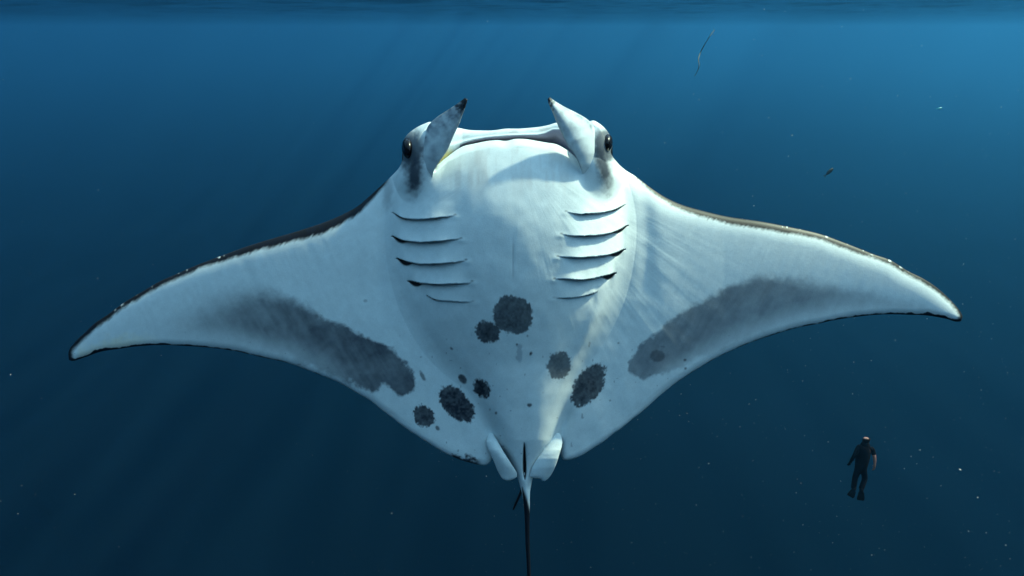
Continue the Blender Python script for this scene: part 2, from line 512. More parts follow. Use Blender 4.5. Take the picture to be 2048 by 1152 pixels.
def ventral(x, y, du, dl, v):
    """height towards the viewer of the white underside, in pixels; also gill darkness"""
    ax = np.abs(x - XC)
    z = zmid(x, y)
    tw = np.interp(ax, [0, 150, 260, 420, 650, 890], [30, 32, 28, 16, 8, 4])
    yt = np.interp(x, [700, 785, 850, 940, 1028, 1110, 1200, 1270, 1350], [425, 352, 305, 286, 281, 286, 305, 352, 408])
    yb = np.interp(x, [700, 800, 900, 1028, 1160, 1250, 1350], [780, 848, 911, 960, 911, 848, 765])
    cw = sstep(310, 235, ax)
    v = v * (1 - cw) + np.clip((y - yt) / (yb - yt), .02, .98) * cw
    rim = np.interp(ax, [0, 110, 130, 172, 200, 260], [16, 16, 10, 8, 30, 34])
    e = np.sqrt(np.clip(1 - (1 - np.clip(du / rim, 0, 1)) ** 2, 0, 1))
    eb = np.sqrt(np.clip(1 - (1 - np.clip(dl / 14.0, 0, 1)) ** 2, 0, 1))
    prof = np.sqrt(np.clip(v, 0, 1)) * (1 - v) ** 0.85 * 1.75
    wing = tw * prof * (1 - cw + cw * e * eb)
    # chest
    ry = np.where(y < 455, 250.0, 345.0)
    q = 1 - ((x - 1021) / 252) ** 2 - ((y - 455) / ry) ** 2
    b1 = 100 * np.clip(q, 0, 1) ** 0.85
    # belly keel running back to the tail
    cx = np.interp(y, [500, 700, 880, 1020], [1024, 1032, 1047, 1054])
    hw = np.interp(y, [440, 560, 640, 720, 800, 850, 890, 930, 970, 1020], [190, 215, 190, 150, 112, 88, 68, 44, 20, 8])
    hk = np.interp(y, [430, 520, 600, 700, 800, 880, 950, 1020], [0, 60, 74, 64, 52, 42, 24, 8])
    uk = (x - cx) / hw
    r = np.clip(1 - np.abs(uk) ** 3, 0, 1)
    b2 = hk * .85 * r ** 1.5 * (1 + .10 * np.clip(uk, -1, 1))
    body = smax(b1, b2, 18) - 4.5
    body = np.maximum(body, 0)
    # head lobes carrying the eyes
    for ex, ey, rx, ryy, hh in ((843, 318, 62, 105, 66), (1196, 316, 56, 105, 66)):
        ql = 1 - ((x - ex) / rx) ** 2 - ((y - ey) / ryy) ** 2
        lob = hh * np.clip(ql, 0, 1) ** 0.75
        body = smax(body, lob, 22) - 5.5 * np.exp(-np.abs(body - lob) / 22) * 0.0
    body = np.maximum(body, 0)
    body = body * e * eb
    # the shoulder fold beside the chest and the muscle strands running out of it
    fold = np.exp(-((ax - 262 - (y - 450) * 0.02) / 18) ** 2) * sstep(330, 400, y) * sstep(640, 540, y)
    z = z + wing + body - 3.5 * fold * e
    ang = np.arctan2(y - 300, x - XC)
    strands = fbm(ang * 26, np.hypot(x - XC, y - 300) * 0.004, 5, 3)
    z = z + strands * 0.6 * sstep(20, 60, du) * sstep(20, 60, dl) * sstep(1.0, 0.0, np.abs(ax - 240) / 300)
    z = z + fbm(x * 0.012, y * 0.012, 31, 3) * 5 * e * eb * sstep(420, 220, ax)
    # wing rays: faint creases crossing the wing
    s = np.tanh((x - XC) / 60)
    rays = fbm((x * 0.82 + s * y * 0.35) * 0.06, (y * 0.9 - s * x * 0.35) * 0.006, 51, 3)
    z = z + rays * 0.6 * sstep(230, 360, ax) * sstep(4, 40, du) * sstep(4, 40, dl)
    # gills: overlapping flaps with a lip over each slit
    gdark = np.zeros(x.shape)
    for g, dp, pk in zip(GILLS, GILL_DEPTH, POCKET):
        gx = np.array([p[0] for p in g], float); gy = np.array([p[1] for p in g], float)
        cc = curve(g, n=80)
        ys = np.interp(x, cc[:, 0], cc[:, 1])
        xa, xb = gx[0], gx[-1]
        u = (x - xa) / (xb - xa)
        outer = u if xa < XC else 1 - u           # 0 at the outer end
        inside = sstep(-0.02, 0.07, u) * sstep(1.02, 0.93, u)
        wig = fbm(x * 0.05, y * 0 + dp * 7, 77, 2) * 2.0
        d = ys + wig - y
        lip = np.where(d >= 0, 9.0 * np.exp(-d / 22), -7.0 * np.exp(d / 15))
        z = z + lip * sstep(-0.02, 0.12, outer) * sstep(1.03, 0.62, outer) * dp
        slot = .85 * np.exp(-((d + 1.2) / 1.15) ** 2) * inside * (0.62 + 0.35 * sstep(0.5, 0.0, outer))  # dark inner gill, with the slit's depth shade painted in
        pw = pk * 8.5 * np.cos(np.clip((outer - 0.10) / 0.14, -1, 1) * np.pi / 2) ** 1.5
        pocket = sstep(1.6, -1.6, -d - pw) * (d < 0.5) * (pw > 0.2) * (outer > -.03)
        z = z - 7 * pocket * pk
        # pad at the inner end of each slit
        ix = xb if xa < XC else xa
        iy = cc[-1, 1] if xa < XC else cc[0, 1]
        z = z + 1.3 * dp * np.exp(-(((x - ix) / 11) ** 2 + ((y - iy - 4) / 6) ** 2))
        hook = np.exp(-(((x - ix) / 3.2) ** 2 + ((y - iy + 1) / 1.8) ** 2)) * dp * .7
        gdark = np.maximum(gdark, hook)
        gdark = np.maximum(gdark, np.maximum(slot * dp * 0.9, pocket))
    # groove beneath the tail root and hollows beside it
    z = z - 7 * np.exp(-((x - 1049) / 3.2) ** 2) * sstep(884, 900, y) * sstep(965, 945, y)
    z = z - 12 * np.exp(-(((x - 985 - (y - 860) * .35) / 16) ** 2 + ((y - 865) / 45) ** 2))
    z = z - 12 * np.exp(-(((x - 1128 + (y - 850) * .3) / 14) ** 2 + ((y - 850) / 42) ** 2))
    z = z - 0.5 * np.exp(-((x - 1026) / 3.5) ** 2) * sstep(465, 500, y) * sstep(565, 540, y)
    # ridge flanking the belly on the right
    rx_ = 1210 - (y - 590) * 0.47
    z = z + 5.0 * np.exp(-((x - rx_) / 13) ** 2) * sstep(575, 640, y) * sstep(820, 720, y)
    return z, gdark


SPOTS = [  # centre, radii, tilt, strength
    (1026, 629, 40, 37, 20, .90), (975, 664, 25, 21, 30, .95), (1118, 730, 23, 28, 25, .84), (1177, 771, 47, 26, -58, .95),
    (913, 807, 43, 26, 48, 1.0), (964, 777, 20, 15, 50, 1.0), (925, 758, 11, 7, 50, .9), (848, 832, 22, 19, 35, .95),
    (845, 752, 11, 4, 62, .7), (1315, 712, 15, 12, 0, .55),
    (1059, 810, 4.5, 3.6, 0, .9), (1062, 707, 2.8, 3.8, 20, .95), (903, 697, 3.5, 2.4, 40, .85), (875, 856, 5, 3.5, 60, .75),
    (992, 826, 2.2, 2.8, 0, .85), (1034, 689, 2, 2, 0, .8), (1055, 672, 1.8, 1.5, 0, .8), (1237, 686, 1.8, 1.8, 0, .5), (1220, 801, 2.4, 2, 0, .5), (980, 819, 1.6, 1.6, 0, .6),
    (1370, 720, 2.6, 2.4, 0, .7), (1371, 737, 2.2, 2.2, 0, .7), (731, 602, 4, 3, 20, .35),
]
LEFT_PATCH = [(300, 672), (350, 652), (400, 622), (459, 598), (500, 588), (527, 584), (552, 594), (579, 599), (613, 612), (647, 636), (681, 650), (716, 667), (750, 684), (785, 700), (806, 716), (825, 741), (832, 764), (822, 780), (805, 791), (785, 782), (770, 769), (750, 786), (730, 780), (700, 764), (650, 741), (575, 715), (500, 698), (425, 686), (350, 682)]
RIGHT_PATCH = [(1257, 742), (1258, 728), (1277, 698), (1312, 667), (1340, 644), (1366, 623), (1398, 605), (1431, 589), (1483, 565), (1524, 551), (1575, 558), (1626, 565), (1677, 581), (1763, 595), (1831, 609), (1890, 628), (1830, 622), (1746, 618), (1660, 629), (1592, 643), (1524, 666), (1455, 691), (1387, 719), (1318, 752), (1284, 762), (1270, 752)]


def spot_mask(x, y, du, dl):
    n1 = fbm(x * 0.085, y * 0.085, 11, 3)
    n2 = fbm(x * 0.22, y * 0.22, 19, 2)
    m = np.zeros(x.shape)
    for i, (cx, cy, rx, ry, tilt, st) in enumerate(SPOTS):
        sel = (np.abs(x - cx) < rx + ry + 14) & (np.abs(y - cy) < rx + ry + 14)
        if not sel.any():
            continue
        X, Y = x[sel] - cx, y[sel] - cy
        t = math.radians(tilt)
        a = X * math.cos(t) + Y * math.sin(t)
        b = -X * math.sin(t) + Y * math.cos(t)
        rr = min(rx, ry)
        th = np.arctan2(b / ry, a / rx)
        ruffle = 0.09 * fbm(np.cos(th) * 4.2 + i * 9.1, np.sin(th) * 4.2 + 3, 23, 3) * (2 if rr > 8 else 1)
        ruffle = ruffle + (0.16 * fbm(np.cos(th) * 1.3 + i * 5.3, np.sin(th) * 1.3 + 8, 29, 2) if rr > 12 else 0)
        lobes = 0.05 * np.abs(np.sin(th * (9 + i % 4) + i)) if rr > 12 else 0
        d = (np.hypot(a / rx, b / ry) - 1 - ruffle + 0.02 - lobes) * rr
        d = d - n2[sel] * (7.0 if rr > 12 else 1.2)
        soft = 2.4 if rr > 8 else 1.4
        body = st * (0.93 + 0.12 * n1[sel] + 0.12 * n2[sel] + 0.05 * np.clip(-d / rr, 0, 1))
        m[sel] = np.maximum(m[sel], sstep(soft, -soft, d) * body)
    return m


def patch_mask(x, y, du, dl):
    n = fbm(x * 0.045, y * 0.045, 41, 4) * 30 + fbm(x * 0.16, y * 0.16, 43, 3) * 13
    s = np.sign(x - XC)
    streak = fbm((x * 0.82 + s * y * 0.5) * 0.10, (y * 0.8 - s * x * 0.5) * 0.012, 47, 3)
    m = np.zeros(x.shape)
    gran = 1 + .16 * fbm(x * .09, y * .09, 45, 3) + .16 * fbm(x * .03, y * .03, 46, 2)
    # left: crisp near the body, dissolving outwards and towards the tip
    d = seg_sdf(x, y, LEFT_PATCH) - n * 0.55
    soft = np.interp(x, [300, 480, 560, 640, 840], [44, 36, 20, 7, 4.0])
    dens = np.interp(x, [290, 400, 500, 600, 700, 820], [0.22, 0.54, 0.72, 0.80, 0.85, 0.87])
    inner = 1 - 0.55 * sstep(60, 16, dl) * sstep(760, 560, x)
    ml = sstep(soft, -soft, d) * dens * inner * gran * (1 + 0.22 * streak)
    m = np.where(x < XC, ml, m)
    d = seg_sdf(x, y, RIGHT_PATCH) - n * 0.5
    soft = np.interp(x, [1250, 1420, 1520, 1640, 1900], [3.4, 7, 13, 20, 10])
    dens = np.interp(x, [1250, 1400, 1550, 1700, 1820, 1890], [0.72, 0.76, 0.72, 0.62, 0.55, 0.4])
    inner = 1 - 0.62 * sstep(56, 12, dl)
    mr = sstep(soft, -soft, d) * dens * inner * gran * (1 + 0.2 * streak)
    m = np.where(x > XC, mr, m)
    return np.clip(m, 0, 1)


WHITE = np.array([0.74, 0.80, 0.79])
DARK = np.array([0.017, 0.022, 0.034])
SLATE = np.array([0.060, 0.074, 0.096])
BROWN = np.array([0.022, 0.013, 0.012])


def mixc(c, k, m):
    return c * (1 - m[..., None]) + k * m[..., None]


def ventral_color(x, y, du, dl, gd):
    n1 = fbm(x * 0.01, y * 0.01, 3, 4)
    s = np.sign(x - XC)
    ax = np.abs(x - XC)
    fib = fbm((x * 0.8 + s * y * 0.6) * 0.16, (y * 0.8 - s * x * 0.6) * 0.018, 9, 3)
    fine = fbm(x * 0.12, y * 0.12, 15, 3)
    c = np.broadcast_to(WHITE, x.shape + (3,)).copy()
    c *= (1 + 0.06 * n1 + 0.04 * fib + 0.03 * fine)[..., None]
    # mottled grey under the mouth, brushed downwards
    br = fbm(x * 0.07, y * 0.014, 63, 3)
    c = mixc(c, np.array([.50, .47, .45]), np.clip(br * 1.1, 0, .5) * sstep(285, 300, y) * sstep(420, 350, y) * sstep(200, 100, ax))
    # dusky streaks behind the eyes
    for ex, ey, rx, ry, a in ((829, 350, 19, 50, .96), (1208, 336, 17, 50, .93), (775, 385, 12, 34, .34)):
        d = np.hypot((x - ex - (y - ey) * (-.06 if ex < XC else .12)) / rx, (y - ey) / ry)
        c = mixc(c, SLATE * .8, a * sstep(1.35, .35, d + n1 * .5 + fine * .5))
    for ex, ey, r in ((819, 299, 36), (1211, 289, 32)):
        d = np.hypot((x - ex) / r, (y - ey) / (r * 1.25))
        c = mixc(c, SLATE * .8, .88 * sstep(1.2, .5, d + fine * .4))
    # spots and shoulder patches
    pm = patch_mask(x, y, du, dl)
    c = mixc(c, SLATE * np.where(x < XC, 0.9, 1.25)[..., None], pm)
    c = mixc(c, DARK, np.clip(spot_mask(x, y, du, dl), 0, 1))
    # pale worn stain in the middle
    d = np.hypot((x - 1038) / 7, (y - 706) / 19) + fine * .9
    c = mixc(c, SLATE * 2.6, .38 * sstep(1.2, .6, d))
    # pepper of tiny freckles
    fr = vnoise(x * 0.14, y * 0.14, 91)
    c = mixc(c, SLATE * 1.5, .45 * sstep(.965, .985, fr) * sstep(640, 700, y))
    # dark back wrapping round the front edge
    bw = np.interp(x, [130, 250, 400, 450, 550, 650, 720, 750, 772, 785, 1262, 1275, 1330, 1400, 1480, 1560, 1650, 1750, 1850, 1925],
                   [9, 9, 10, 13, 19, 21, 15, 9, 3, -6, -6, 3, 8, 13, 16, 15, 12, 9, 8, 7])
    fray = fbm(x * 0.24 + y * 0.16, du * 0.05, 71, 3) * np.clip(bw, 3, 30) * 0.36 + fbm(x * .035, y * .02, 72, 3) * 5 + fbm(x * .4, y * .4, 74, 2) * 2.5
    em = sstep(5.0, -4.0, du - bw * .88 - fray)
    back = np.where((x > XC)[..., None], mixc(np.broadcast_to(BROWN * .3, x.shape + (3,)), DARK * .25, sstep(1420, 1720, x)), DARK * .35)
    back = back * (1 + 1.2 * fbm(x * 0.2, y * 0.2, 73, 2))[..., None]
    c = mixc(c, np.clip(back, .008, 1), em)
    # glints along the very rim, painted into the colour as pale flecks
    ch = vnoise(x * 0.23 + 9, y * 0.09, 81) * .75 + vnoise(x * .05, y * .05, 82) * .4
    rimw = sstep(4.5, 1.5, du) * sstep(.78, .98, ch) * (bw > 4) * np.where(x > XC, sstep(1480, 1560, x) * sstep(1880, 1760, x), sstep(520, 440, x) * sstep(180, 260, x) * .7)
    c = mixc(c, WHITE, rimw * .9)
    # thin dark rear margin, broken up
    rw = np.interp(ax, [60, 160, 330, 500, 620, 760, 900], [0.0, 0.0, 0.4, 1.2, 2.2, 3.4, 5.5]) * (1 + 2.2 * fbm(x * 0.09, y * 0.02, 83, 3))
    c = mixc(c, DARK * .7, sstep(1.2, -1.2, dl - rw) * sstep(.2, .9, rw))
    blot = sstep(12, 4, dl + fbm(x * 0.12, y * .12, 85, 3) * 22) * sstep(900, 908, x) * sstep(966, 950, x)
    c = mixc(c, DARK, blot * .95)
    # warm worn patch on the left tip, whitish frosting along the rear edge
    fro = sstep(30, 6, dl + fbm(x * .06, y * .06, 87, 3) * 26)
    c = mixc(c, np.array([.86, .80, .62]), fro * .75 * sstep(340, 240, x) * sstep(150, 165, x) * (1 - sstep(1, -1, dl - rw)))
    # gill slits and the groove at the tail root
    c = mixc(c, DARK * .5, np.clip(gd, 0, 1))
    slit = sstep(1.2, -1.2, np.abs(x - 1048.5 - (y - 890) * .02) - 3.6 * np.sqrt(np.clip((y - 884) / 40, 0, 1) * np.clip((960 - y) / 22, 0, 1))) * (y > 884) * (y < 960) 
    c = mixc(c, DARK * .25, slit)
    med = np.exp(-((x - 1026) / 1.6) ** 2) * sstep(460, 500, y) * sstep(570, 540, y)
    c = mixc(c, SLATE * 2, med * .35)
    return np.clip(c, 0.004, 0.9)


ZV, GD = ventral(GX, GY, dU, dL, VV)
ZE0 = zmid(U[:, 0], U[:, 1]); ZE1 = zmid(L[:, 0], L[:, 1])
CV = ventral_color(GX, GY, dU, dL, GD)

# back (dark), coarser rows, sharing both rims
rows = np.unique(np.r_[0, 1, 2, 3, 5, 8, 12, np.arange(18, NV - 14, 12), NV - 9, NV - 6, NV - 4, NV - 3, NV - 2, NV - 1])
bx, by, bdu, bdl = GX[:, rows], GY[:, rows], dU[:, rows], dL[:, rows]
axb = np.abs(bx - XC)
vb = VV[:, rows]
twb = np.interp(axb, [0, 150, 260, 420, 650, 890], [44, 40, 32, 20, 11, 5])
ZD = zmid(bx, by) - twb * np.sqrt(vb) * (1 - vb) ** .8 * 1.8 - 75 * np.exp(-((bx - XC) / 200) ** 2) * np.sqrt(np.clip(bdu / 60, 0, 1)) * np.sqrt(np.clip(bdl / 160, 0, 1)) * np.interp(by, [250, 400, 700, 1020], [.8, 1, .6, .1])
CD = np.clip(DARK * (1 + 1.2 * fbm(bx * .02, by * .02, 5, 4))[..., None], .01, .3)
CD = mixc(CD, np.array([.45, .45, .45]), sstep(.12, .2, fbm(bx * .006, by * .006, 8, 2)) * sstep(150, 60, np.abs(axb - 170)) * sstep(60, 90, bdu) * sstep(560, 460, by))
V1 = place(GX, GY, ZV, D_MANTA).reshape(-1, 3)
V2 = place(bx[:, 1:-1], by[:, 1:-1], ZD[:, 1:-1], D_MANTA).reshape(-1, 3)
f1 = grid_faces(NT, NV, flip=True)
nb = len(rows) - 2
base = NT * NV
f2 = grid_faces(NT, nb, base)
i = np.arange(NT - 1)
top_a, top_b = i * NV, (i + 1) * NV
bot_a, bot_b = i * NV + NV - 1, (i + 1) * NV + NV - 1
d_a, d_b = base + i * nb, base + (i + 1) * nb
e_a, e_b = base + i * nb + nb - 1, base + (i + 1) * nb + nb - 1
f3 = np.stack([top_a, top_b, d_b, d_a], -1)
f4 = np.stack([e_a, e_b, bot_b, bot_a], -1)
BV = np.vstack([V1, V2]); BF = np.vstack([f1, f2, f3, f4])
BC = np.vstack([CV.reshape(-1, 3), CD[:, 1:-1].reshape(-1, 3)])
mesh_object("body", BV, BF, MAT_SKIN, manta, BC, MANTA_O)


def leaf_mesh(left, right, zl, zr, bulge, thick, nu, nv, colorf, zc=None):
    """a closed fleshy sheet between two edge curves; z given along each edge"""
    a = curve(left, n=nu); b = curve(right, n=nu)
    t = np.linspace(0, 1, nu)
    za = np.interp(t, np.linspace(0, 1, len(zl)), zl); zb = np.interp(t, np.linspace(0, 1, len(zr)), zr)
    w = np.linspace(0, 1, nv)
    w = 0.5 - 0.5 * np.cos(np.pi * w) * .6 - (.5 - w) * .4
    x = a[:, None, 0] * (1 - w) + b[:, None, 0] * w
    y = a[:, None, 1] * (1 - w) + b[:, None, 1] * w
    zz = za[:, None] * (1 - w) + zb[:, None] * w
    arch = np.sqrt(np.clip(4 * w * (1 - w), 0, 1))[None, :]
    cap = np.sqrt(np.clip(1 - (1 - np.clip(np.minimum(t * 8, (1 - t) * 14), 0, 1)) ** 2, 0, 1))[:, None]
    bl = np.interp(t, np.linspace(0, 1, len(bulge)), bulge)[:, None]
    th = np.interp(t, np.linspace(0, 1, len(thick)), thick)[:, None]
    front = zz + bl * 4 * (w * (1 - w))[None, :] + th * .5 * arch * cap
    rear = zz + bl * 4 * (w * (1 - w))[None, :] - th * .5 * arch * cap - .01
    cf = colorf(x, y, t[:, None] + 0 * x, w[None, :] + 0 * x, False)
    cr = colorf(x, y, t[:, None] + 0 * x, w[None, :] + 0 * x, True)
    V = np.vstack([place(x, y, front, D_MANTA).reshape(-1, 3), place(x, y, rear, D_MANTA).reshape(-1, 3)])
    Fc = [grid_faces(nu, nv), grid_faces(nu, nv, nu * nv, flip=True)]
    n0 = nu * nv
    j = np.arange(nu - 1)
    Fc.append(np.stack([j * nv, n0 + j * nv, n0 + (j + 1) * nv, (j + 1) * nv], -1))
    Fc.append(np.stack([(j + 1) * nv + nv - 1, n0 + (j + 1) * nv + nv - 1, n0 + j * nv + nv - 1, j * nv + nv - 1], -1))
    k = np.arange(nv - 1)
    Fc.append(np.stack([k + 1, n0 + k + 1, n0 + k, k], -1))
    q = (nu - 1) * nv + k
    Fc.append(np.stack([q, n0 + q, n0 + q + 1, q + 1], -1))
    return V, np.vstack(Fc), np.vstack([cf.reshape(-1, 3), cr.reshape(-1, 3)])


def horn_color(side):
    def f(x, y, t, w, rear):
        n = fbm(x * .06, y * .06, 21, 4); n2 = fbm(x * .16, y * .16, 27, 3)
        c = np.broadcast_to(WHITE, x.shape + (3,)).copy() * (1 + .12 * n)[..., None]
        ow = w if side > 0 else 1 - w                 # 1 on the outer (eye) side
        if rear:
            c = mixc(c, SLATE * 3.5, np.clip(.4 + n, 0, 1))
        c = mixc(c, SLATE * 2.2, np.clip((.04 if side > 0 else .28) + n * .9, 0, .6) * sstep(.1, .4, t))  # grey mottling; the left fin's shade painted in as extra grey
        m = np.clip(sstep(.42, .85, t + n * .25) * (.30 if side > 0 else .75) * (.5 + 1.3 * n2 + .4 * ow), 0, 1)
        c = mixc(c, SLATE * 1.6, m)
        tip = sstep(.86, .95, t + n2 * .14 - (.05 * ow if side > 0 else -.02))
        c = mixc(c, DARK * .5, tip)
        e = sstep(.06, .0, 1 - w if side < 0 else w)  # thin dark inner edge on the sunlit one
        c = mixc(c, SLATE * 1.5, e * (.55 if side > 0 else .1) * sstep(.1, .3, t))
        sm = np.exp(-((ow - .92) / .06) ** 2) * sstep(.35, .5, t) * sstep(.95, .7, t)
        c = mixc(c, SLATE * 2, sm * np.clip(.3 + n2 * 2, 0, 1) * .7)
        return np.clip(c, .004, .9)
    return f


# left horn: left curve = eye side, right curve = mouth side
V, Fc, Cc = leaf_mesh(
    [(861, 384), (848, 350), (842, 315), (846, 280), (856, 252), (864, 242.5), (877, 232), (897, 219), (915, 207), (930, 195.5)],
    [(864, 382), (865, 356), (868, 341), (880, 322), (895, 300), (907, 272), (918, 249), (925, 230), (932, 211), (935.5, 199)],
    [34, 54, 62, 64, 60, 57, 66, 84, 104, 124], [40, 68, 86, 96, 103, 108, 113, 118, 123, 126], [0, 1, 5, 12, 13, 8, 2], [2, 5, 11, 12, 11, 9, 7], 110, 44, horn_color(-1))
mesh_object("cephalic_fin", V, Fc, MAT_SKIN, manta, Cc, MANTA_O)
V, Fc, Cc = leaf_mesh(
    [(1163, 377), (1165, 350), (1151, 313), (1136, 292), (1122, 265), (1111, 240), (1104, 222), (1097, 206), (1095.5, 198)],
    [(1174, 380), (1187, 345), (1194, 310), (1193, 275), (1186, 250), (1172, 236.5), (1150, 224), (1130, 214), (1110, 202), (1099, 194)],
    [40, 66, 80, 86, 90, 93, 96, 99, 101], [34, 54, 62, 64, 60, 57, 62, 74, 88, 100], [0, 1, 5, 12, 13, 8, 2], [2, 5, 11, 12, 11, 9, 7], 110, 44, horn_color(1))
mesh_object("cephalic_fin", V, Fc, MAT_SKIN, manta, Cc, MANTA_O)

# upper jaw: a broad lip across the mouth, set back behind the lower jaw, with its lining running down into the mouth
LIP_TOP = curve([(850, 262), (880, 255), (905, 254), (918, 256), (939, 260), (962, 261), (985, 261), (1013, 257.5), (1035, 257.5), (1058, 256), (1081, 253.5), (1098, 250), (1111, 246), (1135, 244), (1160, 246), (1180, 252)], n=240)
x = LIP_TOP[:, 0]
ytop = LIP_TOP[:, 1]
yrid = np.interp(x, [850, 900, 930, 950, 975, 1000, 1020, 1050, 1075, 1090, 1105, 1180], [300, 292, 282, 277, 273, 271, 269.5, 268.5, 268, 265, 258, 256])
side = np.clip(np.maximum((925 - x) / 60, (x - 1105) / 55), 0, 1)
ybot = np.interp(x, [850, 890, 928, 950, 975, 1012, 1050, 1090, 1111, 1140, 1180], [385, 345, 300, 296, 292, 291, 289, 294, 298, 335, 380])
rings_y, rings_z = [], []
# profile, back of head -> lip top -> groove -> ridge -> mouth roof
prof = [(-.15, -70, 0), (0.0, -46, 0), (.10, -29, 0), (.32, -18, 0), (.62, -14, 0), (.82, -13, 0), (.95, -10, 0), (1.0, -8, 1), (1.25, -10, 1), (1.55, -19, 1), (1.9, -30, 1), (2.0, -34, 1)]
for f, zz, lower in prof:
    if f <= 1:
        yy = ytop + (yrid - ytop) * f
    else:
        yy = yrid + (ybot - yrid) * (f - 1)
    rings_y.append(yy + (8 if zz == -70 else 0))
    rings_z.append(zz + side * (20 if lower else 24) + 0 * x)
PY = np.array(rings_y).T; PZ = np.array(rings_z).T
# smooth the profile by resampling
kk = np.linspace(0, len(prof) - 1, 60)
SY = np.array([curve(np.stack([PY[i], PZ[i]], -1), n=60) for i in range(len(x))])
PX = np.repeat(x[:, None], 60, 1)
fy = (SY[..., 0] - ytop[:, None]) / (yrid - ytop)[:, None]
nn = fbm(PX * .07, SY[..., 0] * .12, 33, 3)
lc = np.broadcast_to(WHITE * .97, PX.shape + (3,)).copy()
lc = mixc(lc, np.array([.40, .37, .37]), np.clip(np.exp(-((fy - .5) / .28) ** 2) * (.25 + nn * 2.2), 0, .6))
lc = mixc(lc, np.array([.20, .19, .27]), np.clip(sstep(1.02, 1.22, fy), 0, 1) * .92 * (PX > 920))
lc = mixc(lc, np.array([.74, .60, .20]), sstep(912, 900, PX) * sstep(290, 312, SY[..., 0]) * .9)
mesh_object("upper_jaw", place(PX, SY[..., 0], SY[..., 1], D_MANTA).reshape(-1, 3), grid_faces(240, 60, flip=True), MAT_SKIN, manta, np.clip(lc, .01, .9).reshape(-1, 3), MANTA_O)

# eyes
MAT_EYE, n_, l_, out_ = new_mat("eye_black")
b_ = n_.new("ShaderNodeBsdfPrincipled")
tc_ = n_.new("ShaderNodeTexCoord"); nz_ = n_.new("ShaderNodeTexNoise"); nz_.inputs["Scale"].default_value = 40
rp_ = n_.new("ShaderNodeValToRGB"); rp_.color_ramp.elements[0].color = (.003, .003, .004, 1); rp_.color_ramp.elements[1].color = (.014, .010, .010, 1)
l_.new(tc_.outputs["Object"], nz_.inputs["Vector"]); l_.new(nz_.outputs[0], rp_.inputs[0]); l_.new(rp_.outputs[0], b_.inputs["Base Color"])
b_.inputs["Roughness"].default_value = 0.25
b_.inputs["Specular IOR Level"].default_value = 0.25
l_.new(b_.outputs[0], out_.inputs["Surface"])


def ellipsoid_px(cx, cy, cz, rx, ry, rz, tilt, nu=40, nv=22):
    th = np.linspace(0, 2 * np.pi, nu, endpoint=False)[:, None]
    ph = np.linspace(0.001, np.pi - .001, nv)[None, :]
    a = rx * np.cos(th) * np.sin(ph); b = ry * np.cos(ph) + 0 * th; c = rz * np.sin(th) * np.sin(ph)
    t = math.radians(tilt)
    return place(cx + a * math.cos(t) - b * math.sin(t), cy + a * math.sin(t) + b * math.cos(t), cz + c, D_MANTA).reshape(-1, 3), grid_faces(nu, nv, closed_u=True)


for cx, cy, cz, rx, ry, rz, tilt in ((816, 297, 44, 12.5, 21, 24, -8), (1214.5, 286, 48, 11.0, 17.5, 22, 8)):
    V, Fc = ellipsoid_px(cx, cy, cz, rx, ry, rz, tilt)
    mesh_object("eye", V, Fc, MAT_EYE, manta, None, MANTA_O)


# pelvic fins beside the tail root
def pelvic_color(x, y, t, w, rear):
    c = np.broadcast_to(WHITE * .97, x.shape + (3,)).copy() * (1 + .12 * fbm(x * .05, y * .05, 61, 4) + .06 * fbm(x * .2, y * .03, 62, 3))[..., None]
    if rear:
        c = c * 0 + DARK
    return np.clip(c, .01, .9)


V, Fc, Cc = leaf_mesh(
    [(979, 866), (973, 880), (975, 895), (987, 921), (998, 947), (1006, 958), (1013, 961.5)],
    [(985, 866), (996, 884), (1008, 905), (1024, 930), (1034, 948), (1032, 955), (1020, 961.5)],
    [6, 17, 20, 20, 18, 14, 12], [8, 20, 27, 27, 24, 17, 12], [1, 3, 5, 5, 4, 2], [2, 5, 6, 5, 4, 3], 70, 30, pelvic_color)
mesh_object("pelvic_fin", V, Fc, MAT_SKIN, manta, Cc, MANTA_O)
V, Fc, Cc = leaf_mesh(
    [(1112, 866), (1098, 884), (1082, 906), (1064, 935), (1060, 953), (1068, 956), (1080, 957.5), (1085, 961.5)],
    [(1119, 866), (1124, 878), (1124, 890), (1118, 911), (1111, 932), (1102, 950), (1095, 958.5), (1090, 962)],
    [12, 16, 19, 21, 20, 16, 12], [9, 17, 23, 25, 23, 17, 12], [0, 2, 4, 4, 3, 2], [1, 4, 5, 5, 4, 3], 70, 30, pelvic_color)
mesh_object("pelvic_fin", V, Fc, MAT_SKIN, manta, Cc, MANTA_O)


def tube(pts, radii, nseg, nring, D=D_MANTA):
    """a round tapering tube; pts are (px, py, hz)"""
    p = curve([q for q in pts], n=nseg)
    r = np.interp(np.linspace(0, 1, nseg), np.linspace(0, 1, len(radii)), radii)
    P = place(p[:, 0], p[:, 1], p[:, 2], D)
    T = np.gradient(P, axis=0); T /= np.linalg.norm(T, axis=1)[:, None]
    up = np.array(R3[:, 2])
    A = np.cross(T, up); A /= np.linalg.norm(A, axis=1)[:, None]
    B = np.cross(A, T)
    th = np.linspace(0, 2 * np.pi, nring, endpoint=False)
    m = D / F_PX
    V = P[:, None, :] + (A[:, None, :] * np.cos(th)[None, :, None] + B[:, None, :] * np.sin(th)[None, :, None]) * (r * m)[:, None, None]
    V = V.reshape(-1, 3)
    j = np.arange(nseg - 1)[:, None]; k = np.arange(nring)[None, :]
    k2 = (k + 1) % nring
    Fc = np.stack([j * nring + k, j * nring + k2, (j + 1) * nring + k2, (j + 1) * nring + k], -1).reshape(-1, 4)
    return V, Fc, p, th


